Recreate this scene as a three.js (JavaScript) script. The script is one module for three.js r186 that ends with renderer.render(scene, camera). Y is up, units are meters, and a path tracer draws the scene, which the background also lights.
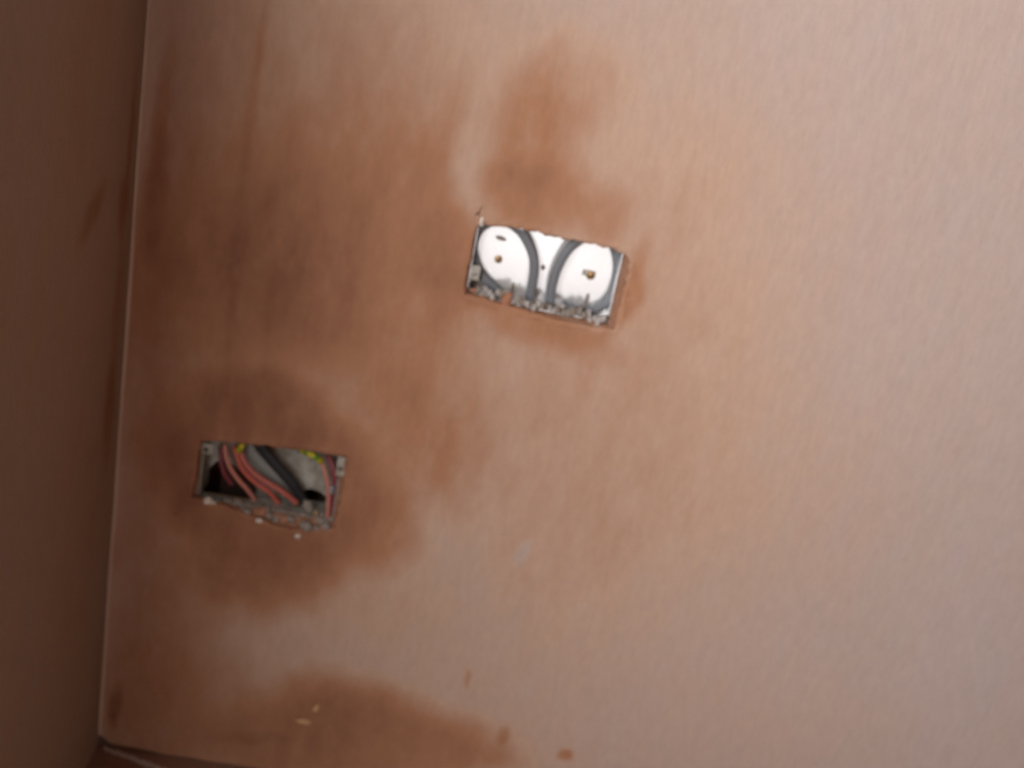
import * as THREE from 'three';
import { RectAreaLightUniformsLib } from 'three/addons/lights/RectAreaLightUniformsLib.js';
import { RoundedBoxGeometry } from 'three/addons/geometries/RoundedBoxGeometry.js';
import { mergeGeometries, mergeVertices } from 'three/addons/utils/BufferGeometryUtils.js';

// ---------------------------------------------------------------- camera, sky, daylight, exposure
const scene = new THREE.Scene();
const camera = new THREE.PerspectiveCamera(36.93, 1024 / 768, 0.02, 60);
camera.position.set(0.2838, 0.8785, 0.9836);
camera.rotation.order = 'YXZ';
camera.rotation.set(THREE.MathUtils.degToRad(-21.641), THREE.MathUtils.degToRad(-4.066), THREE.MathUtils.degToRad(11.556));
camera.focus = 0.72;
camera.userData.fStop = 5;
scene.add(camera);

scene.background = new THREE.Color(0.86, 0.95, 1.05);            // overcast sky outside the window
scene.backgroundIntensity = 1.6;

RectAreaLightUniformsLib.init();
// daylight through the low window in the left wall, set in its opening just inside the glass
const WINDOW = { z0: 0.66, z1: 1.46, y0: 0.52, y1: 1.55 };
const daylight = new THREE.RectAreaLight(new THREE.Color(1.0, 0.97, 0.95), 19, WINDOW.z1 - WINDOW.z0 - 0.16, WINDOW.y1 - WINDOW.y0 - 0.16);
daylight.position.set(-0.03, (WINDOW.y0 + WINDOW.y1) / 2, (WINDOW.z0 + WINDOW.z1) / 2);
daylight.lookAt(3, (WINDOW.y0 + WINDOW.y1) / 2, (WINDOW.z0 + WINDOW.z1) / 2);
daylight.name = 'daylight';
scene.add(daylight);
// unseen light panel, added behind the camera for the upper box metal to mirror
const PANEL = { x0: 0.30, x1: 0.76, y0: 0.01, y1: 0.50, z: 2.0 };
const panelLight = new THREE.RectAreaLight(new THREE.Color(1.0, 0.99, 0.98), 5.3, PANEL.x1 - PANEL.x0 - 0.08, PANEL.y1 - PANEL.y0 - 0.08);
panelLight.position.set((PANEL.x0 + PANEL.x1) / 2, (PANEL.y0 + PANEL.y1) / 2, PANEL.z + 0.03);
panelLight.lookAt((PANEL.x0 + PANEL.x1) / 2, (PANEL.y0 + PANEL.y1) / 2, 0);
panelLight.name = 'added_panel_light';
scene.add(panelLight);

const renderer = new THREE.WebGLRenderer({ antialias: true });
renderer.toneMapping = THREE.LinearToneMapping;
renderer.toneMappingExposure = 0.99;
renderer.shadowMap.enabled = true;

// ---------------------------------------------------------------- helpers
let seed = 20240611;
const rnd = () => { seed = (seed * 1664525 + 1013904223) >>> 0; return seed / 4294967296; };
const rr = (a, b) => a + (b - a) * rnd();
const smooth = (a, b, x) => { const t = Math.min(1, Math.max(0, (x - a) / (b - a))); return t * t * (3 - 2 * t); };
const LAT = new Float32Array(65536); for (let i = 0; i < 65536; i++) LAT[i] = rnd();
function noise(x, y) {                                            // value noise, -1 .. 1
  const xi = Math.floor(x), yi = Math.floor(y), fx = x - xi, fy = y - yi;
  const u = fx * fx * (3 - 2 * fx), v = fy * fy * (3 - 2 * fy);
  const a = LAT[((yi & 255) << 8) | (xi & 255)], b = LAT[((yi & 255) << 8) | ((xi + 1) & 255)];
  const c = LAT[(((yi + 1) & 255) << 8) | (xi & 255)], d = LAT[(((yi + 1) & 255) << 8) | ((xi + 1) & 255)];
  return (a + (b - a) * u + (c - a) * v + (a - b - c + d) * u * v) * 2 - 1;
}
const fbm = (x, y, n = 4) => { let s = 0, a = 0.5; for (let i = 0; i < n; i++) { s += a * noise(x, y); x = x * 2.03 + 17.3; y = y * 2.03 + 9.1; a *= 0.5; } return s; };

const used = {};
function numbered(n) { const k = used[n] = (used[n] ?? -1) + 1; return k ? `${n}_${String(k).padStart(3, '0')}` : n; }
function shade(o) { o.traverse((m) => { if (m.isMesh) { m.castShadow = true; m.receiveShadow = true; } }); return o; }
function mesh(name, geometry, material, parent) {
  const m = new THREE.Mesh(geometry, material); m.name = parent === scene ? numbered(name) : name;
  m.castShadow = m.receiveShadow = true; parent.add(m); return m;
}
function struct(name, geometry, material) { const m = mesh(name, geometry, material, scene); m.userData.kind = 'structure'; return m; }
function tag(o, label, category, group) { o.userData = { ...o.userData, label, category }; if (group) o.userData.group = group; return o; }
function thing(name, position, label, category, group) {
  const g = new THREE.Group(); g.name = numbered(name); g.position.set(...position); scene.add(g); return tag(g, label, category, group);
}
const box = (x0, x1, y0, y1, z0, z1) => new THREE.BoxGeometry(x1 - x0, y1 - y0, z1 - z0).translate((x0 + x1) / 2, (y0 + y1) / 2, (z0 + z1) / 2);
function colourTexture(w, h, fn) {                                // fn(u, v) -> linear rgb
  const data = new Uint8Array(w * h * 4), c = [0, 0, 0];
  const enc = (l) => { l = Math.min(1, Math.max(0, l)); return 255 * (l <= 0.0031308 ? 12.92 * l : 1.055 * Math.pow(l, 1 / 2.4) - 0.055); };
  for (let j = 0; j < h; j++) for (let i = 0; i < w; i++) {
    fn((i + 0.5) / w, (j + 0.5) / h, c); const k = 4 * (j * w + i);
    data[k] = enc(c[0]); data[k + 1] = enc(c[1]); data[k + 2] = enc(c[2]); data[k + 3] = 255;
  }
  const t = new THREE.DataTexture(data, w, h); t.colorSpace = THREE.SRGBColorSpace; t.magFilter = t.minFilter = THREE.LinearFilter;
  t.wrapS = t.wrapT = THREE.RepeatWrapping; t.needsUpdate = true; return t;
}
function greyTexture(w, h, fn) {
  const data = new Uint8Array(w * h * 4);
  for (let j = 0; j < h; j++) for (let i = 0; i < w; i++) {
    const v = 255 * Math.min(1, Math.max(0, fn((i + 0.5) / w, (j + 0.5) / h))), k = 4 * (j * w + i);
    data[k] = data[k + 1] = data[k + 2] = v; data[k + 3] = 255;
  }
  const t = new THREE.DataTexture(data, w, h); t.magFilter = t.minFilter = THREE.LinearFilter; t.wrapS = t.wrapT = THREE.RepeatWrapping; t.needsUpdate = true; return t;
}
function curve(points) { return new THREE.CatmullRomCurve3(points.map((p) => new THREE.Vector3(...p)), false, 'centripetal'); }
function sweep(points, w, t, n = 90, wob = 0) {                   // flat oval section swept along a path, ends closed; w lies across the path, t along z
  const c = curve(points), pos = [], idx = [], M = 14, z = new THREE.Vector3(0, 0, 1), s = new THREE.Vector3(), u = new THREE.Vector3();
  for (let i = 0; i <= n; i++) {
    const p = c.getPointAt(i / n), T = c.getTangentAt(i / n);
    s.crossVectors(T, z); if (s.lengthSq() < 1e-6) s.set(1, 0, 0); s.normalize(); u.crossVectors(s, T).normalize();
    const k = 1 + wob * noise(i * 0.3, w * 900);
    for (let j = 0; j < M; j++) {
      const a = j / M * 2 * Math.PI, ca = Math.cos(a), sa = Math.sin(a), e = (v) => Math.sign(v) * Math.pow(Math.abs(v), 0.75);
      pos.push(...p.clone().addScaledVector(s, e(ca) * w / 2 * k).addScaledVector(u, e(sa) * t / 2 * k).toArray());
    }
  }
  for (let i = 0; i < n; i++) for (let j = 0; j < M; j++) {
    const a = i * M + j, b = i * M + (j + 1) % M, d = a + M, e = b + M; idx.push(a, b, d, b, e, d);
  }
  for (const [row, flip] of [[0, 0], [n, 1]]) for (let j = 1; j < M - 1; j++) { const o = row * M; flip ? idx.push(o, o + j, o + j + 1) : idx.push(o, o + j + 1, o + j); }
  const g = new THREE.BufferGeometry(); g.setAttribute('position', new THREE.Float32BufferAttribute(pos, 3));
  g.setAttribute('uv', new THREE.Float32BufferAttribute(new Float32Array(pos.length / 3 * 2), 2)); g.setIndex(idx); g.computeVertexNormals(); return g;
}
function chunk(r, rough = 0.35, sx = 1, sy = 1, sz = 1) {         // an irregular broken lump
  const g = mergeVertices(new THREE.IcosahedronGeometry(r, 2).deleteAttribute('normal').deleteAttribute('uv')), p = g.attributes.position, o = rr(0, 90);
  for (let i = 0; i < p.count; i++) {
    const x = p.getX(i) / r, y = p.getY(i) / r, z = p.getZ(i) / r;
    const k = 1 + rough * (noise(x * 1.7 + o, y * 1.7 + z * 1.3) + 0.6 * noise(x * 4 + z * 3 + o, y * 4 - z * 2));
    p.setXYZ(i, p.getX(i) * k * sx, p.getY(i) * k * sy, p.getZ(i) * k * sz);
  }
  g.computeVertexNormals(); return g;
}

// ---------------------------------------------------------------- plaster: colour from how damp it still is
const DRY = [0.44, 0.362, 0.338], PEACH = [0.49, 0.33, 0.245], DAMP = [0.385, 0.188, 0.102], WET = [0.245, 0.103, 0.054];
function plaster(v, x, y, out) {                                  // v: 0 dry .. 1 soaked
  v += (0.04 + 0.11 * v) * fbm(x * 62, y * 26, 3) + 0.07 * v * fbm(x * 150, y * 120, 2) + 0.04 * noise(x * 9, y * 7);
  v = Math.min(1, Math.max(0, v));
  const stops = [DRY, PEACH, DAMP, WET], k = Math.min(2.999, v * 3), i = Math.floor(k), f = k - i;
  const g = 1 + 0.045 * noise(x * 420, y * 90) + 0.04 * fbm(x * 300, y * 300, 2) + 0.035 * fbm(x * 5 + 3, y * 5, 3);
  for (let c = 0; c < 3; c++) out[c] = (stops[i][c] * (1 - f) + stops[i + 1][c] * f) * g;
}
// a patch: centre x, y (metres), half sizes, turn in degrees, strength, softness of its edge
function dampness(patches, x, y) {
  const wx = x + 0.012 * fbm(x * 24, y * 24, 3) + 0.02 * noise(x * 7 + 5, y * 7), wy = y + 0.012 * fbm(x * 24 + 40, y * 24, 3) + 0.02 * noise(x * 7, y * 7 + 31);
  const sx = x + 0.003 * fbm(x * 70, y * 70, 2), sy = y + 0.003 * fbm(x * 70 + 9, y * 70, 2);
  let keep = 1, gone = 0;
  for (const [cx, cy, rx, ry, deg, s, soft, fine] of patches) {
    const px = (fine ? sx : wx) - cx, py = (fine ? sy : wy) - cy, m = Math.max(rx, ry) * (1 + soft);
    if (Math.abs(px) > m || Math.abs(py) > m) continue;
    const a = deg * Math.PI / 180, u = px * Math.cos(a) + py * Math.sin(a), w = -px * Math.sin(a) + py * Math.cos(a);
    const k = 1 - smooth(1 - soft, 1 + soft, Math.hypot(u / rx, w / ry));
    if (s > 0) keep *= 1 - s * k; else gone = Math.max(gone, -s * k);
  }
  return (1 - keep) * (1 - gone);
}
const backPatches = [
  [0.02, 0.35, 0.15, 0.60, 0, 0.10, 0.6], [0.10, 0.03, 0.16, 0.10, 0, 0.38, 0.7],  // first patch: damp, plus light falloff towards the corner put into the colour
  [0.28, 0.35, 0.40, 0.62, 0, 0.22, 0.6],
  [.1684, .6135, 0.115, 0.19, -8, 0.38, 0.75],
  [.1398, .5575, 0.075, 0.085, 0, 0.48, 0.7],
  [.1125, .5801, 0.035, 0.12, -4, 0.36, 0.6],
  [.2344, .5848, 0.085, 0.11, 0, 0.32, 0.8],
  [.2077, .7042, 0.08, 0.06, 0, 0.16, 0.8],
  [.0934, .5505, 0.006, 0.06, -1, 0.55, 0.6, 1],
  [.0915, .6821, 0.004, 0.10, -2, 0.28, 0.7, 1],
  [.3382, .6665, 0.04, 0.04, 10, 0.42, 0.5],
  [.3255, .7181, 0.035, 0.055, 0, 0.34, 0.6],
  [.3413, .7672, 0.04, 0.04, 0, 0.25, 0.7],
  [.396, .6569, 0.02, 0.025, 0, 0.26, 0.5],
  [.2845, .5804, 0.03, 0.065, 0, 0.42, 0.7],
  [.354, .5488, 0.09, 0.018, -9, 0.42, 0.6],
  [.439, .5938, 0.011, 0.042, -2, 0.42, 0.6],
  [.1369, .4212, 0.075, 0.03, -6, 0.58, 0.5],
  [.145, .3466, 0.115, 0.085, -8, 0.70, 0.32],
  [.0652, .3421, 0.014, 0.055, 0, 0.55, 0.5, 1],
  [.1394, .2618, 0.07, 0.05, 0, 0.68, 0.5],
  [.2553, .3181, 0.035, 0.045, 0, 0.40, 0.5],
  [.2822, .4262, 0.05, 0.065, 20, 0.42, 0.75],
  [.2023, .4924, 0.09, 0.04, 0, 0.08, 0.8],
  [.2659, .2454, 0.06, 0.05, 0, 0.12, 0.8],
  [.3037, .0586, 0.115, 0.058, -14, 0.62, 0.6],
  [.2493, .1069, 0.06, 0.03, -14, 0.3, 0.8],
  [.1983, .0515, 0.07, 0.05, -10, 0.40, 0.5],
  [.4087, .0723, 0.05, 0.035, -30, 0.30, 0.6],
  [.1573, .0397, 0.04, 0.008, 10, 0.35, 0.6, 1],
  [.4879, .0809, 0.008, 0.009, 0, 0.6, 0.5, 1],
  [.4186, .0941, 0.006, 0.012, 0, 0.4, 0.6, 1],
  [.369, .158, 0.003, 0.012, 0, 0.4, 0.6, 1],
  [.0169, .6763, 0.007, 0.055, -3, 0.38, 0.6, 1],
  [.0168, .607, 0.009, 0.05, -3, 0.42, 0.6, 1],
  [.0177, .5574, 0.006, 0.02, -3, 0.4, 0.6, 1],
  [.0147, .0552, 0.007, 0.027, -3, 0.8, 0.5, 1],
  [.0595, .2928, 0.0025, 0.0025, 0, 0.9, 0.5, 1],
  [.0499, .6741, 0.05, 0.16, -4, 0.26, 0.8],
  [.0305, .4792, 0.05, 0.12, -4, 0.30, 0.8],
  [.0514, .1923, 0.07, 0.14, -4, 0.36, 0.8],
  [.4536, .6173, 0.12, 0.12, 0, 0.18, 0.9],
  [.3717, .4328, 0.14, 0.10, 0, 0.12, 0.9],
  [.4921, .4131, 0.16, 0.13, 0, 0.13, 0.9],
  [.2882, .6764, 0.016, 0.05, 12, -0.45, 0.8],
  [.3976, .3137, 0.006, 0.014, -15, -0.8, 0.6, 1],
  [1.45, 0.30, 0.22, 0.12, 10, 0.5, 0.6], [1.9, 1.3, 0.16, 0.3, 20, 0.35, 0.7], [2.5, 0.5, 0.3, 0.2, 0, 0.4, 0.7], [0.9, 1.7, 0.25, 0.2, 0, 0.3, 0.7],
];
const WALL_W = 4.2, WALL_H = 2.4;
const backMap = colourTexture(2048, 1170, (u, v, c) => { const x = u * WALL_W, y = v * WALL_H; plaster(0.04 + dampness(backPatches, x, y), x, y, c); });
const sidePatches = [                                             // x here is the distance from the corner along the left wall
  [0.022, 0.66, 0.008, 0.05, 2, 0.5, 0.6, 1], [0.032, 0.60, 0.014, 0.025, 0, 0.5, 0.6, 1], [0.11, 0.61, 0.03, 0.012, -30, 0.45, 0.7, 1],
  [0.035, 0.41, 0.014, 0.05, 0, 0.55, 0.6, 1], [0.03, 0.50, 0.012, 0.06, 0, 0.3, 0.7, 1], [0.1, 0.3, 0.06, 0.1, 0, 0.15, 0.8], [0.14, 0.75, 0.06, 0.1, 0, 0.15, 0.8],
];
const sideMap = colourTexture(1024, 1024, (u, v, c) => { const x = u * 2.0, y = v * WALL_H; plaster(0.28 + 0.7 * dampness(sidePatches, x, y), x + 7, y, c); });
const otherMap = colourTexture(512, 512, (u, v, c) => { plaster(0.72 + 0.25 * smooth(0, 0.5, fbm(u * 5, v * 5, 3)), u * 2, v * 2, c); });
const grain = greyTexture(1024, 1024, (u, v) => 0.5 + 0.22 * fbm(u * 30, v * 24, 3) + 0.18 * fbm(u * 190, v * 60, 3) + 0.12 * noise(u * 500, v * 500));
const rep = (t, x, y) => { const c = t.clone(); c.repeat.set(x, y); c.needsUpdate = true; return c; };
const wallMaterial = (map, rx, ry) => new THREE.MeshStandardMaterial({ map, roughness: 0.82, bumpMap: rep(grain, rx, ry), bumpScale: 0.0006 });
const M = {
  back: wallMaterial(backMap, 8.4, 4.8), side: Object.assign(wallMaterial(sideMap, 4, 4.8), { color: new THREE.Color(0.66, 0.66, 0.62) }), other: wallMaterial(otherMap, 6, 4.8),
  reveal: new THREE.MeshStandardMaterial({ map: rep(otherMap, 3, 3), color: new THREE.Color(0.72, 0.56, 0.46), roughness: 0.95 }),
  undercoat: new THREE.MeshStandardMaterial({ color: new THREE.Color(0.40, 0.215, 0.135), roughness: 0.95, bumpMap: rep(grain, 8, 8), bumpScale: 0.003 }),
  masonry: new THREE.MeshStandardMaterial({ color: new THREE.Color(0.07, 0.042, 0.032), roughness: 0.95 }),
  floor: new THREE.MeshStandardMaterial({ roughness: 0.8, map: colourTexture(1024, 1024, (u, v, c) => {
    const n = fbm(u * 40, v * 40, 4), s = smooth(0.1, 0.5, fbm(u * 14 + 5, v * 14, 3)), k = 0.8 + 0.5 * n;
    c[0] = (0.25 + 0.07 * s) * k; c[1] = (0.135 + 0.06 * s) * k; c[2] = (0.09 + 0.05 * s) * k; }) }),
  ceiling: new THREE.MeshStandardMaterial({ color: new THREE.Color(0.30, 0.25, 0.21), roughness: 0.9 }),
  bead: new THREE.MeshStandardMaterial({ color: new THREE.Color(0.56, 0.42, 0.33), roughness: 0.85 }),
  zinc: new THREE.MeshStandardMaterial({ color: new THREE.Color(0.88, 0.885, 0.89), metalness: 0.75, roughness: 0.33, bumpMap: rep(grain, 0.3, 0.3), bumpScale: 0.0001 }),
  dullZinc: new THREE.MeshStandardMaterial({ map: colourTexture(256, 256, (u, v, c) => { const k = 0.40 + 0.22 * fbm(u * 7, v * 7, 4), d = smooth(0.05, 0.3, fbm(u * 11 + 4, v * 11, 3)) * 0.35; c[0] = k * (1 - d * 0.7) * 1.02; c[1] = k * (1 - d * 0.85) * 0.99; c[2] = k * (1 - d) * 0.88; }), metalness: 0.45, roughness: 0.62 }),
  brass: new THREE.MeshStandardMaterial({ color: new THREE.Color(0.46, 0.30, 0.14), metalness: 0.8, roughness: 0.5 }),
  steel: new THREE.MeshStandardMaterial({ color: new THREE.Color(0.42, 0.45, 0.52), metalness: 0.7, roughness: 0.4 }),
  slot: new THREE.MeshStandardMaterial({ color: new THREE.Color(0.03, 0.028, 0.026), roughness: 0.8 }),
  greySheath: new THREE.MeshStandardMaterial({ color: new THREE.Color(0.155, 0.165, 0.185), roughness: 0.5 }),
  paleSheath: new THREE.MeshStandardMaterial({ color: new THREE.Color(0.22, 0.225, 0.21), roughness: 0.55 }),
  blackSheath: new THREE.MeshStandardMaterial({ color: new THREE.Color(0.014, 0.015, 0.018), roughness: 0.7 }),
  pinkWire: new THREE.MeshStandardMaterial({ color: new THREE.Color(0.5, 0.19, 0.145), roughness: 0.5 }),
  salmonWire: new THREE.MeshStandardMaterial({ color: new THREE.Color(0.44, 0.12, 0.09), roughness: 0.5 }),
  redWire: new THREE.MeshStandardMaterial({ color: new THREE.Color(0.50, 0.105, 0.075), roughness: 0.5 }),
  maroonWire: new THREE.MeshStandardMaterial({ color: new THREE.Color(0.20, 0.035, 0.045), roughness: 0.5 }),
  sleeve: new THREE.MeshStandardMaterial({ roughness: 0.5, map: colourTexture(64, 16, (u, v, c) => { const g = (u * 2) % 1 < 0.3; c[0] = g ? 0.08 : 0.5; c[1] = g ? 0.22 : 0.43; c[2] = 0.015; }) }),
  crumb: new THREE.MeshStandardMaterial({ color: new THREE.Color(0.42, 0.39, 0.37), roughness: 0.95 }),
  greyCrumb: new THREE.MeshStandardMaterial({ color: new THREE.Color(0.25, 0.215, 0.185), roughness: 0.95 }),
  paleCrumb: new THREE.MeshStandardMaterial({ color: new THREE.Color(0.66, 0.60, 0.53), roughness: 0.95 }),
  brownCrumb: new THREE.MeshStandardMaterial({ color: new THREE.Color(0.36, 0.17, 0.10), roughness: 0.95 }),
  chip: new THREE.MeshStandardMaterial({ color: new THREE.Color(0.52, 0.34, 0.17), roughness: 0.9 }),
  frame: new THREE.MeshStandardMaterial({ color: new THREE.Color(0.75, 0.75, 0.73), roughness: 0.4 }),
  glass: new THREE.MeshPhysicalMaterial({ color: 0xffffff, transmission: 1, thickness: 0, roughness: 0, ior: 1.5 }),
  dust: new THREE.MeshStandardMaterial({ color: new THREE.Color(0.46, 0.38, 0.33), roughness: 1 }),
};

// ---------------------------------------------------------------- the room
function jag(points, amount, step = 0.0025) {                     // breaks a polygon into short uneven edges
  const out = [];
  for (let i = 0; i < points.length; i++) {
    const [x0, y0] = points[i], [x1, y1] = points[(i + 1) % points.length], L = Math.hypot(x1 - x0, y1 - y0), n = Math.max(1, Math.round(L / step));
    for (let k = 0; k < n; k++) {
      const t = k / n, d = k ? amount * (noise(x0 * 900 + k * 0.55, y0 * 900 + i) + 0.5 * rr(-1, 1)) : 0;
      out.push([x0 + (x1 - x0) * t - (y1 - y0) / L * d, y0 + (y1 - y0) * t + (x1 - x0) / L * d]);
    }
  }
  return out;
}
const upperHole = jag([[.2951, .6277], [.2931, .6391], [.2956, .6396], [.2991, .6303], [.3332, .6331], [.3692, .6318], [.4161, .6306], [.4294, .6276], [.4354, .6213], [.436, .6027], [.4353, .5817], [.4348, .5554],
  [.4107, .5557], [.3756, .5558], [.34, .5596], [.2954, .5645], [.2942, .5869]], 0.0011);
const lowerHole = jag([[.0756, .3761], [.1129, .3801], [.1693, .3845], [.2054, .3851], [.2131, .3844], [.2145, .3599], [.2131, .3267], [.212, .3053], [.1853, .299],
  [.1643, .295], [.1383, .3012], [.1055, .3094], [.0725, .3119], [.0745, .3439]], 0.001);
const PLASTER = 0.007;
function poly(points) { const s = new THREE.Path(); points.forEach(([x, y], i) => (i ? s.lineTo(x, y) : s.moveTo(x, y))); s.closePath(); return s; }
function wallUv(g, w = WALL_W, h = WALL_H) { const p = g.attributes.position, uv = new Float32Array(p.count * 2); for (let i = 0; i < p.count; i++) { uv[2 * i] = p.getX(i) / w; uv[2 * i + 1] = p.getY(i) / h; } g.setAttribute('uv', new THREE.BufferAttribute(uv, 2)); return g; }
{
  const s = new THREE.Shape();                                    // the skim coat stops a little above the floor, unevenly
  s.moveTo(-0.02, WALL_H); s.lineTo(-0.02, 0.014);
  for (let x = 0; x <= WALL_W; x += 0.006) s.lineTo(x, x < 0.003 ? 0.014 : x < 0.008 ? 0.011 : x < 0.062 ? 0.0035 + 0.003 * fbm(x * 60, 3, 3) : 0.0012 + 0.0008 * noise(x * 90, 3));
  s.lineTo(WALL_W, WALL_H); s.closePath();
  s.holes.push(poly(upperHole), poly(lowerHole));
  const g = new THREE.ExtrudeGeometry(s, { depth: PLASTER, bevelEnabled: false }).translate(0, 0, -PLASTER);
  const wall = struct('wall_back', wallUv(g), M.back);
  const cut = new THREE.Shape([[-0.1, -0.1], [4.3, -0.1], [4.3, 2.5], [-0.1, 2.5]].map((p) => new THREE.Vector2(...p)));
  for (const [cx, cy, w, h, a] of [[0.3627, 0.595, 0.14, 0.078, 0], [0.143, 0.331, 0.142, 0.105, 0]]) cut.holes.push(poly([[cx - w / 2, cy - h / 2], [cx + w / 2, cy - h / 2], [cx + w / 2, cy + h / 2], [cx - w / 2, cy + h / 2]]));
  mesh('masonry', mergeGeometries([new THREE.ExtrudeGeometry(cut, { depth: 0.05, bevelEnabled: false }).translate(0, 0, -0.0762), box(-0.1, 4.3, -0.1, 2.5, -0.2, -0.075).toNonIndexed()]), M.masonry, wall);
  const under = new THREE.Shape([[0.015, 0.001], [4.2, 0.001], [4.2, 2.39], [0.015, 2.39]].map((p) => new THREE.Vector2(...p)));   // the older brown undercoat, seen where the skim has broken away
  for (const [cx, cy] of [[0.3627, 0.595], [0.143, 0.3447]]) under.holes.push(poly([[cx - 0.0668, cy - 0.0368], [cx + 0.0668, cy - 0.0368], [cx + 0.0668, cy + 0.0368], [cx - 0.0668, cy + 0.0368]]));
  mesh('undercoat', new THREE.ExtrudeGeometry(under, { depth: 0.019, bevelEnabled: false }).translate(0, 0, -0.026), M.undercoat, wall);
  mesh('mortar_bed', box(0.3627 - 0.069, 0.3627 + 0.069, 0.595 - 0.038, 0.595 + 0.038, -0.04, -0.0306), M.greyCrumb, wall);
  // broken rims: a crumbled band of plaster around each hole
  const rim = (contour, wide, lift) => {
    const n = contour.length, pos = [], idx = [], rows = [[wide, -0.0004], [wide * 0.55, 0.3 * lift], [wide * 0.2, lift], [-0.0004, -0.0004], [-0.0014, -0.0035], [-0.0008, -0.0072]];
    let cx = 0, cy = 0; for (const [x, y] of contour) { cx += x / n; cy += y / n; }
    for (let r = 0; r < rows.length; r++) for (let i = 0; i < n; i++) {
      const [x, y] = contour[i], a = contour[(i + n - 3) % n], b = contour[(i + 3) % n]; let nx = b[1] - a[1], ny = a[0] - b[0]; const l = Math.hypot(nx, ny) || 1; nx /= l; ny /= l;
      if (nx * (x - cx) + ny * (y - cy) < 0) { nx = -nx; ny = -ny; }
      const w = rows[r][0] * (r < 3 ? 1 + 0.55 * noise(i * 0.21, r + wide * 400) : 1 + 0.9 * noise(i * 0.6, r * 3)), z = rows[r][1] + (r === 0 ? 0 : r < 3 ? 0.0007 * noise(i * 0.45, r * 7) : 0.0012 * noise(i * 0.7, r * 5));
      pos.push(x + nx * w, y + ny * w, z);
    }
    for (let r = 0; r < rows.length - 1; r++) for (let i = 0; i < n; i++) { const a = r * n + i, b = r * n + (i + 1) % n; idx.push(a, b, a + n, b, b + n, a + n); }
    const g = new THREE.BufferGeometry(); g.setAttribute('position', new THREE.Float32BufferAttribute(pos, 3)); g.setIndex(idx); wallUv(g); g.computeVertexNormals(); return g;
  };
  M.rim = M.back.clone(); M.rim.side = THREE.DoubleSide;
  mesh('broken_edge', rim(upperHole, 0.008, 0.0009), M.rim, wall);
  mesh('broken_edge', rim(lowerHole, 0.008, 0.0009), M.rim, wall);
}
{
  const s = new THREE.Shape([[0, 0], [2.0, 0], [2.0, WALL_H], [0, WALL_H]].map((p) => new THREE.Vector2(...p)));
  s.holes.push(poly([[WINDOW.z0, WINDOW.y0], [WINDOW.z1, WINDOW.y0], [WINDOW.z1, WINDOW.y1], [WINDOW.z0, WINDOW.y1]]));
  const g = new THREE.ExtrudeGeometry(s, { depth: 0.18, bevelEnabled: false }); wallUv(g, 2.0);
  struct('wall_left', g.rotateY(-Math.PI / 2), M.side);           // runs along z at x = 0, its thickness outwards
}
struct('wall_right', box(4.2, 4.35, 0, WALL_H, -0.2, 2.15), M.other);
{
  const s = new THREE.Shape([[-0.18, 0], [4.35, 0], [4.35, WALL_H], [-0.18, WALL_H]].map((p) => new THREE.Vector2(...p))), { x0, x1, y0, y1, z } = PANEL, f = 0.04;
  s.holes.push(poly([[x0, y0], [x1, y0], [x1, y1], [x0, y1]]));
  struct('wall_front', wallUv(new THREE.ExtrudeGeometry(s, { depth: 0.15, bevelEnabled: false })).translate(0, 0, z), M.other);
  const g = new THREE.Group(); g.name = 'added_window_2'; g.userData.kind = 'structure'; scene.add(g);  // added glazing for the light that the upper box mirrors
  mesh('window_frame', mergeGeometries([box(x0, x0 + f, y0, y1, z + 0.05, z + 0.1), box(x1 - f, x1, y0, y1, z + 0.05, z + 0.1), box(x0 + f, x1 - f, y0, y0 + f, z + 0.05, z + 0.1), box(x0 + f, x1 - f, y1 - f, y1, z + 0.05, z + 0.1)]), M.frame, g);
  mesh('pane', box(x0 + f, x1 - f, y0 + f, y1 - f, z + 0.07, z + 0.076), M.glass, g);
}
struct('ceiling', box(-0.18, 4.35, WALL_H, WALL_H + 0.15, -0.2, 2.15), M.ceiling);
struct('floor', box(-0.18, 4.35, -0.15, 0, -0.2, 2.15), M.floor);
{
  const g = new THREE.Group(); g.name = 'window_1'; g.userData.kind = 'structure'; scene.add(g);
  const { z0, z1, y0, y1 } = WINDOW, f = 0.07;
  mesh('window_frame', mergeGeometries([box(-0.11, -0.05, y0, y1, z0, z0 + f), box(-0.11, -0.05, y0, y1, z1 - f, z1), box(-0.11, -0.05, y0, y0 + f, z0 + f, z1 - f), box(-0.11, -0.05, y1 - f, y1, z0 + f, z1 - f)]), M.frame, g);
  mesh('pane', box(-0.083, -0.077, y0 + f, y1 - f, z0 + f, z1 - f), M.glass, g);
}
{
  const pts = []; for (let i = 0; i <= 60; i++) { const y = 0.016 + i * 0.0397; pts.push([0.0006 + 0.0006 * noise(i * 0.7, 3), y, 0.0006 + 0.0005 * noise(i * 0.9, 8)]); }
  struct('trim_1', sweep(pts, 0.0036, 0.003, 240, 0.3), M.bead);  // the dried ridge of plaster left in the corner
}

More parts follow.
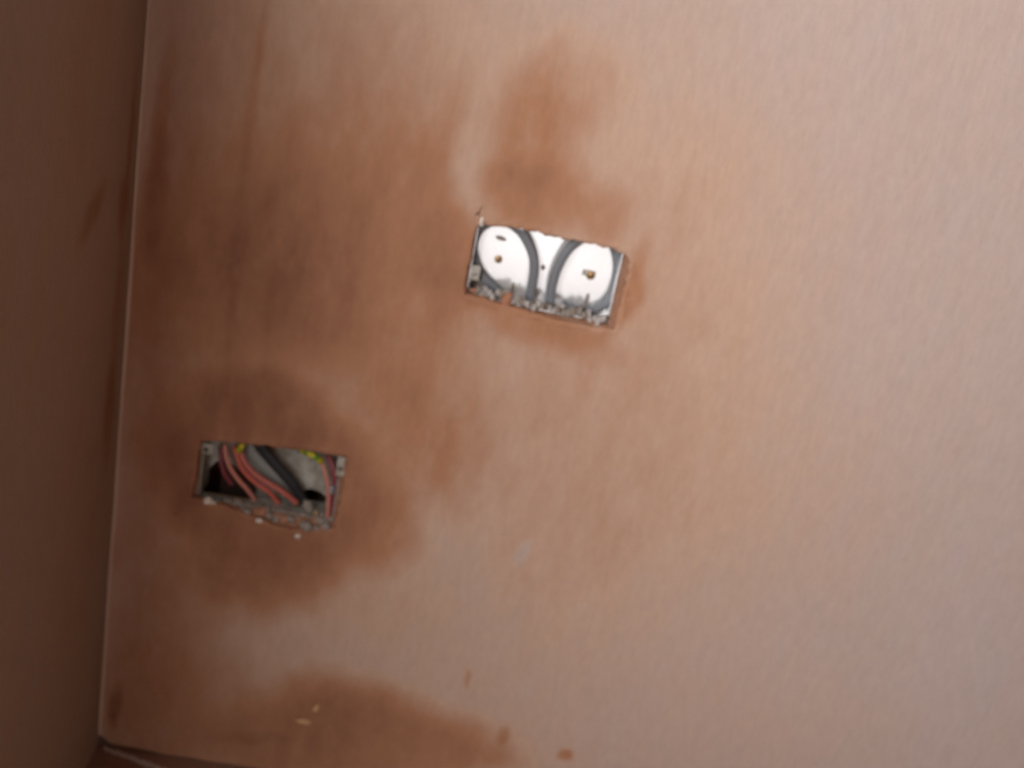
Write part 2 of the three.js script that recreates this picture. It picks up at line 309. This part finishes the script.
// ---------------------------------------------------------------- galvanised back boxes
const W = 0.132, H = 0.072;
function sheet(w, h, holes, t = 0.0012, notch = []) {                         // a metal sheet with real holes
  const s = new THREE.Shape([[-w / 2, -h / 2], ...notch, [w / 2, -h / 2], [w / 2, h / 2], [-w / 2, h / 2]].map((p) => new THREE.Vector2(...p)));
  for (const h of holes) { if (Array.isArray(h[0])) { s.holes.push(poly(h.slice().reverse())); continue; } const [x, y, rx, ry, a] = h; const p = new THREE.Path(); p.absellipse(x, y, rx, ry, 0, Math.PI * 2, true, a ?? 0); s.holes.push(p); }
  const g = new THREE.ExtrudeGeometry(s, { depth: t, bevelEnabled: false, curveSegments: 20 }), uv = g.attributes.uv; for (let i = 0; i < uv.count; i++) uv.setXY(i, uv.getX(i) / 0.14 + 0.5, uv.getY(i) / 0.14 + 0.5); return g;
}
function backBox(at, depth, metal, holes, label, entry, notch) {
  const t = thing('socket_back_box', at, label, 'back box');
  mesh('back_plate', sheet(W, H, holes, 0.0012, notch).translate(0, 0, -depth), metal, t);
  const e = 0.0012, front = -0.009;
  mesh('side', box(-W / 2, -W / 2 + e, -H / 2, H / 2, -depth, front), metal, t);
  mesh('side', box(W / 2 - e, W / 2, -H / 2, H / 2, -depth, front), metal, t);
  mesh('side', box(-W / 2, W / 2, H / 2 - e, H / 2, -depth, front), metal, t);
  mesh('side', entry ? mergeGeometries([box(entry, W / 2, -H / 2, -H / 2 + e, -depth, front), box(-W / 2, entry, -H / 2, -H / 2 + e, -0.02, front)]) : box(-W / 2, W / 2, -H / 2, -H / 2 + e, -depth, front), metal, t);   // a knocked-out cable entry leaves a gap
  return t;
}
function screw(parent, x, y, z, r, turn) {
  const head = mesh('screw', new THREE.LatheGeometry([[0, 0], [r, 0], [r, r * 0.25], [r * 0.8, r * 0.5], [r * 0.35, r * 0.62], [0, r * 0.64]].map((p) => new THREE.Vector2(...p)), 24).rotateX(Math.PI / 2), M.brass, parent);
  head.position.set(x, y, z); head.userData.label = 'brass screw head';
  mesh('slot', new RoundedBoxGeometry(r * 1.7, r * 0.34, r * 0.3, 2, r * 0.05).rotateZ(turn).translate(0, 0, r * 0.6), M.slot, head);
}
function lug(parent, x, y, z, w, h, r = 0.0021) {
  const s = new THREE.Shape(); s.moveTo(-w / 2, -h / 2); s.lineTo(w / 2, -h / 2); s.lineTo(w / 2, h / 2); s.lineTo(-w / 2, h / 2); s.closePath();
  const p = new THREE.Path(); p.absarc(0, -h * 0.12, r, 0, Math.PI * 2, true); s.holes.push(p);
  mesh('lug', new THREE.ExtrudeGeometry(s, { depth: 0.0012, bevelEnabled: true, bevelThickness: 0.0003, bevelSize: 0.0003, bevelSegments: 2, curveSegments: 16 }).translate(x, y, z), M.dullZinc, parent);
}
const U = [0.3627, 0.595], Lo = [0.143, 0.3447], UD = 0.030, LD = 0.040;
const on = (c, p) => [p[0] - c[0], p[1] - c[1]];
const upper = backBox([...U, 0], UD, M.zinc, [
  [...on(U, [.3196, .6134, -.03]), 0.0052, 0.0021, -0.15], [...on(U, [.3622, .5938, -.03]), 0.0022, 0.0026],
  [-0.0575, -0.0285, 0.0065, 0.005], [...on(U, [.4081, .5714, -.03]), 0.0019, 0.0062], [...on(U, [.339, .569, -.03]), 0.002, 0.006],
], 'bright galvanised double socket back box in the upper wall opening');
screw(upper, ...on(U, [.3209, .5939, -.029]), -UD + 0.0012, 0.0036, 1.3);
screw(upper, ...on(U, [.4063, .5948, -.029]), -UD + 0.0012, 0.0042, -0.2);
mesh('slot_washer', sheet(0.012, 0.005, [[0, 0, 0.0035, 0.0014]], 0.0008).translate(...on(U, [.4045, .5964, -.029]), -UD + 0.0012), M.dullZinc, upper);
lug(upper, ...on(U, [.3023, .5829, -.009]), -0.011, 0.007, 0.013, 0.0016);

const lower = backBox([...Lo, 0], LD, M.dullZinc, [
  [[0.031, -0.0345], [0.030, -0.025], [0.037, -0.021], [0.047, -0.0225], [0.055, -0.028], [0.053, -0.0345]],
], 'dull grey double socket back box full of loose wires in the lower opening', -0.016,
  [[-0.0640, -H / 2], [-0.0645, -0.018], [-0.058, -0.009], [-0.050, -0.004], [-0.040, -0.009], [-0.030, -0.017], [-0.018, -0.026], [-0.014, -H / 2]]);
screw(lower, ...on(Lo, [.1914, .312, -.01]), -0.0115, 0.0026, 0.6);
lug(lower, ...on(Lo, [.2096, .371, -.004]), -0.006, 0.008, 0.020, 0.0028);
lug(lower, ...on(Lo, [.0803, .3636, -.008]), -0.010, 0.014, 0.010, 0.0028);

// ---------------------------------------------------------------- cables in the upper box
const cable = (name, points, w, t, material, label, category, group) => tag(mesh(name, sweep(points, w, t), material, scene), label, category, group);
cable('grey_cable', [[.3527, .5514, -.02], [.3548, .5645, -.02], [.3552, .5836, -.018], [.352, .6024, -.017], [.3449, .6151, -.017], [.3346, .6262, -.017], [.3218, .6314, -.018], [.3077, .6292, -.018], [.2986, .6198, -.019], [.2961, .605, -.02], [.3007, .5895, -.021], [.3099, .5766, -.022], [.3214, .5689, -.023], [.3331, .561, -.024]],
  0.0086, 0.0055, M.greySheath, 'flat grey electric cable coiled around the left half of the upper box', 'cable');
cable('grey_cable', [[.3731, .5521, -.018], [.374, .564, -.018], [.3728, .5834, -.017], [.375, .602, -.017], [.3808, .6182, -.017], [.3889, .6279, -.018], [.4004, .6343, -.02], [.4148, .6318, -.022], [.4257, .6166, -.023], [.4295, .5953, -.023], [.4262, .5765, -.022], [.4147, .5644, -.021], [.3975, .5616, -.021], [.3849, .5641, -.024]],
  0.0086, 0.0055, M.greySheath, 'flat grey electric cable coiled around the right half of the upper box', 'cable');

// ---------------------------------------------------------------- wires in the lower box
const wire = (name, points, d, material, label) => cable(name, points, d, d, material, label, 'wire');
wire('pink_wire', [[.095, .3652, -.022], [.0976, .3552, -.019], [.1032, .3446, -.016], [.1121, .3332, -.016], [.1225, .3219, -.018], [.1305, .3079, -.024]], 0.0046, M.pinkWire, 'leftmost pink wire curving down through the lower box');
wire('red_wire', [[.103, .3626, -.026], [.1075, .3556, -.022], [.1142, .3441, -.019], [.1273, .3328, -.018], [.1417, .324, -.019], [.1531, .31, -.024]], 0.0048, M.redWire, 'slim deep red wire between the leftmost pink wire and the thicker red wire');
wire('red_wire', [[.1093, .3668, -.022], [.1142, .3556, -.018], [.1236, .3458, -.015], [.1373, .3379, -.014], [.1558, .3293, -.014], [.171, .3156, -.02]], 0.0054, M.salmonWire, 'thicker salmon red wire running beside the pale grey cable in the lower box');
wire('maroon_wire', [[.0901, .3561, -.03], [.0919, .3447, -.027], [.0963, .3333, -.025], [.1049, .3206, -.027]], 0.0046, M.maroonWire, 'dark maroon wire at the far left of the bundle in the lower box');
cable('grey_cable', [[.1155, .3653, -.03], [.1228, .3556, -.028], [.1361, .3448, -.026], [.151, .3327, -.027], [.1639, .3157, -.032]], 0.011, 0.0055, M.paleSheath, 'pale grey flat cable slanting behind the red wires in the lower box', 'cable');
cable('black_cable', [[.1281, .3684, -.024], [.1373, .3607, -.021], [.1518, .3481, -.019], [.1649, .3346, -.02], [.1758, .3167, -.026]], 0.0105, 0.006, M.blackSheath, 'black cable slanting across the middle of the lower box', 'cable');
wire('pink_wire', [[.1871, .3686, -.02], [.1929, .3622, -.013], [.1984, .3495, -.01], [.2019, .3303, -.01], [.2035, .3014, -.014]], 0.0040, M.pinkWire, 'single pink wire hanging down the right end of the lower box');
wire('maroon_wire', [[.1941, .3722, -.022], [.2004, .3639, -.017], [.2049, .3504, -.015], [.2052, .3327, -.015], [.2067, .31, -.018]], 0.0056, M.maroonWire, 'maroon wire at the right end of the lower box beside the silver lug');
{
  const sl = (pts, label) => { const g = sweep(pts, 0.006, 0.006, 40), uv = g.attributes.uv; for (let i = 0; i < uv.count; i++) uv.setXY(i, Math.floor(i / 14) / 40 * 1.5, (i % 14) / 14); tag(mesh('earth_sleeve', g, M.sleeve, scene), label, 'cable sleeve'); };
  sl([[.1148, .3742, -.02], [.1128, .3718, -.013], [.1102, .3639, -.015]], 'short green and yellow earth sleeve above the red wires');
  sl([[.1667, .3735, -.022], [.1768, .3754, -.013], [.1841, .3735, -.011], [.189, .3681, -.015]], 'green and yellow earth sleeve at the top right of the lower box');
}
{
  const c = thing('terminal_screw', [.2036, .3428, -.009], 'small shiny steel terminal on the wires at the right end of the lower box', 'terminal');
  mesh('barrel', new THREE.LatheGeometry([[0, -0.004], [0.0022, -0.004], [0.0026, -0.0034], [0.0026, 0.0034], [0.0022, 0.004], [0, 0.004]].map((p) => new THREE.Vector2(...p)), 18), M.steel, c);
  mesh('screw_head', new THREE.CylinderGeometry(0.0014, 0.0014, 0.0016, 14).rotateX(Math.PI / 2).translate(0, 0.0008, 0.003), M.steel, c);
}

// ---------------------------------------------------------------- crumbs and broken bits
function crumb(p, r, material, label, group, sx = 1, sy = 1, sz = 1, name = 'plaster_crumb') {
  const m = mesh(name, chunk(r, 0.35, sx, sy, sz), material, scene); m.position.set(...p); return tag(m, label, 'crumb', group);
}
crumb([.0881, .3111, -.003], 0.0048, M.paleCrumb, 'pale plaster crumb at the bottom left corner of the lower box', null, 1.1, 0.8, 0.8);
crumb([.0937, .3088, -.003], 0.0036, M.paleCrumb, 'small pale crumb just right of the corner crumb in the lower box', null, 1.1, 0.8, 0.8);
crumb([.1404, .3011, .001], 0.0032, M.paleCrumb, 'pale crumb on the lip below the brown lump of the lower box', null, 1.2, 0.8, 0.8);
crumb([.1404, .3078, -.005], 0.0062, M.brownCrumb, 'brown mortar lump on the bottom lip of the lower box', null, 1.3, 0.8, 0.8);
crumb([.1786, .2915, .001], 0.0027, M.paleCrumb, 'tiny pale crumb stuck to the wall just below the lower opening');
crumb([.182, .3143, -.02], 0.0055, M.greyCrumb, 'grey mortar lump beside the brass screw in the lower box', null, 0.9, 1.2, 0.8);
crumb([.3347, .5659, -.004], 0.0058, M.brownCrumb, 'orange brown plaster lump on the bottom lip of the upper box', null, 0.85, 1.25, 0.7);
crumb([.2991, .6325, 0], 0.0026, M.paleCrumb, 'pale fleck of plaster at the top left corner of the upper opening', null, 0.9, 1.5, 0.5);
crumb([.3047, .5675, -.005], 0.0034, M.brownCrumb, 'small reddish crumb in the bottom left corner of the upper box', null, 1.4, 0.7, 0.8);
const lipGroup = { u: 'broken mortar along the bottom lip of the upper box', l: 'broken mortar along the bottom lip of the lower box' };
for (let i = 0; i < 36; i++) {                                    // the ragged mortar bed along the upper box's lower lip
  const k = i / 35, a = [.3075, .5668, -.006], b = [.4302, .5612, -.006];
  crumb([a[0] + (b[0] - a[0]) * k, a[1] + (b[1] - a[1]) * k + rr(-0.003, 0.003), a[2] + rr(-0.006, 0.003)], rr(0.0022, 0.0038), rnd() < 0.65 ? M.crumb : M.greyCrumb,
    'grey broken mortar lump along the bottom lip of the upper box', lipGroup.u, 0.9, 1.25, 0.9, 'mortar_lump');
}
for (let i = 0; i < 34; i++) {
  const second = i > 19, k = second ? (i - 20) / 13 : i / 19, a = second ? [.149, .3022, -.004] : [.1046, .3082, -.008], b = second ? [.2087, .3035, -.004] : [.2067, .3065, -.008];
  crumb([a[0] + (b[0] - a[0]) * k, a[1] + (b[1] - a[1]) * k + rr(-0.004, 0.002), a[2] + rr(-0.016, 0.003)], second ? rr(0.0045, 0.0062) : rr(0.0035, 0.0055), rnd() < 0.2 ? M.brownCrumb : M.greyCrumb,
    'dull mortar lump along the bottom lip of the lower box', lipGroup.l, 1.1, 0.85, 0.9, 'mortar_lump');
}
// loose flakes of old paint low on the wall
const flake = (p, w, h, turn, label) => { const m = mesh('plaster_flake', chunk(1, 0.4, w / 2, h / 2, 0.0007), M.chip, scene); m.position.set(...p); m.rotation.z = turn; tag(m, label, 'flake'); };
flake([.2108, .071, 0], 0.020, 0.006, -0.1, 'larger yellowish flake low on the wall');
flake([.2209, .0912, 0], 0.004, 0.011, -0.2, 'small upright yellowish flake low on the wall above the larger flake');

{                                                                 // dust swept along the foot of the wall
  const bits = []; const a = [.0074, -0, .0031], b = [.0649, 0, .0196]; for (let i = 0; i < 420; i++) { const r = rr(0.0005, 0.0017), k = Math.pow(rnd(), 0.8) * 1.3; bits.push(new THREE.IcosahedronGeometry(r, 0).scale(1, 0.7, 1).rotateY(rr(0, 6)).translate(a[0] + (b[0] - a[0]) * k, r * 0.5, Math.max(0.0015, a[2] + (b[2] - a[2]) * k + rr(-1, 1) * rr(0, 1) * 0.004))); }
  const d = tag(mesh('plaster_dust', mergeGeometries(bits), M.dust, scene), 'pale plaster dust gathered along the foot of the wall', 'dust'); d.userData.kind = 'stuff';
}

renderer.render(scene, camera);
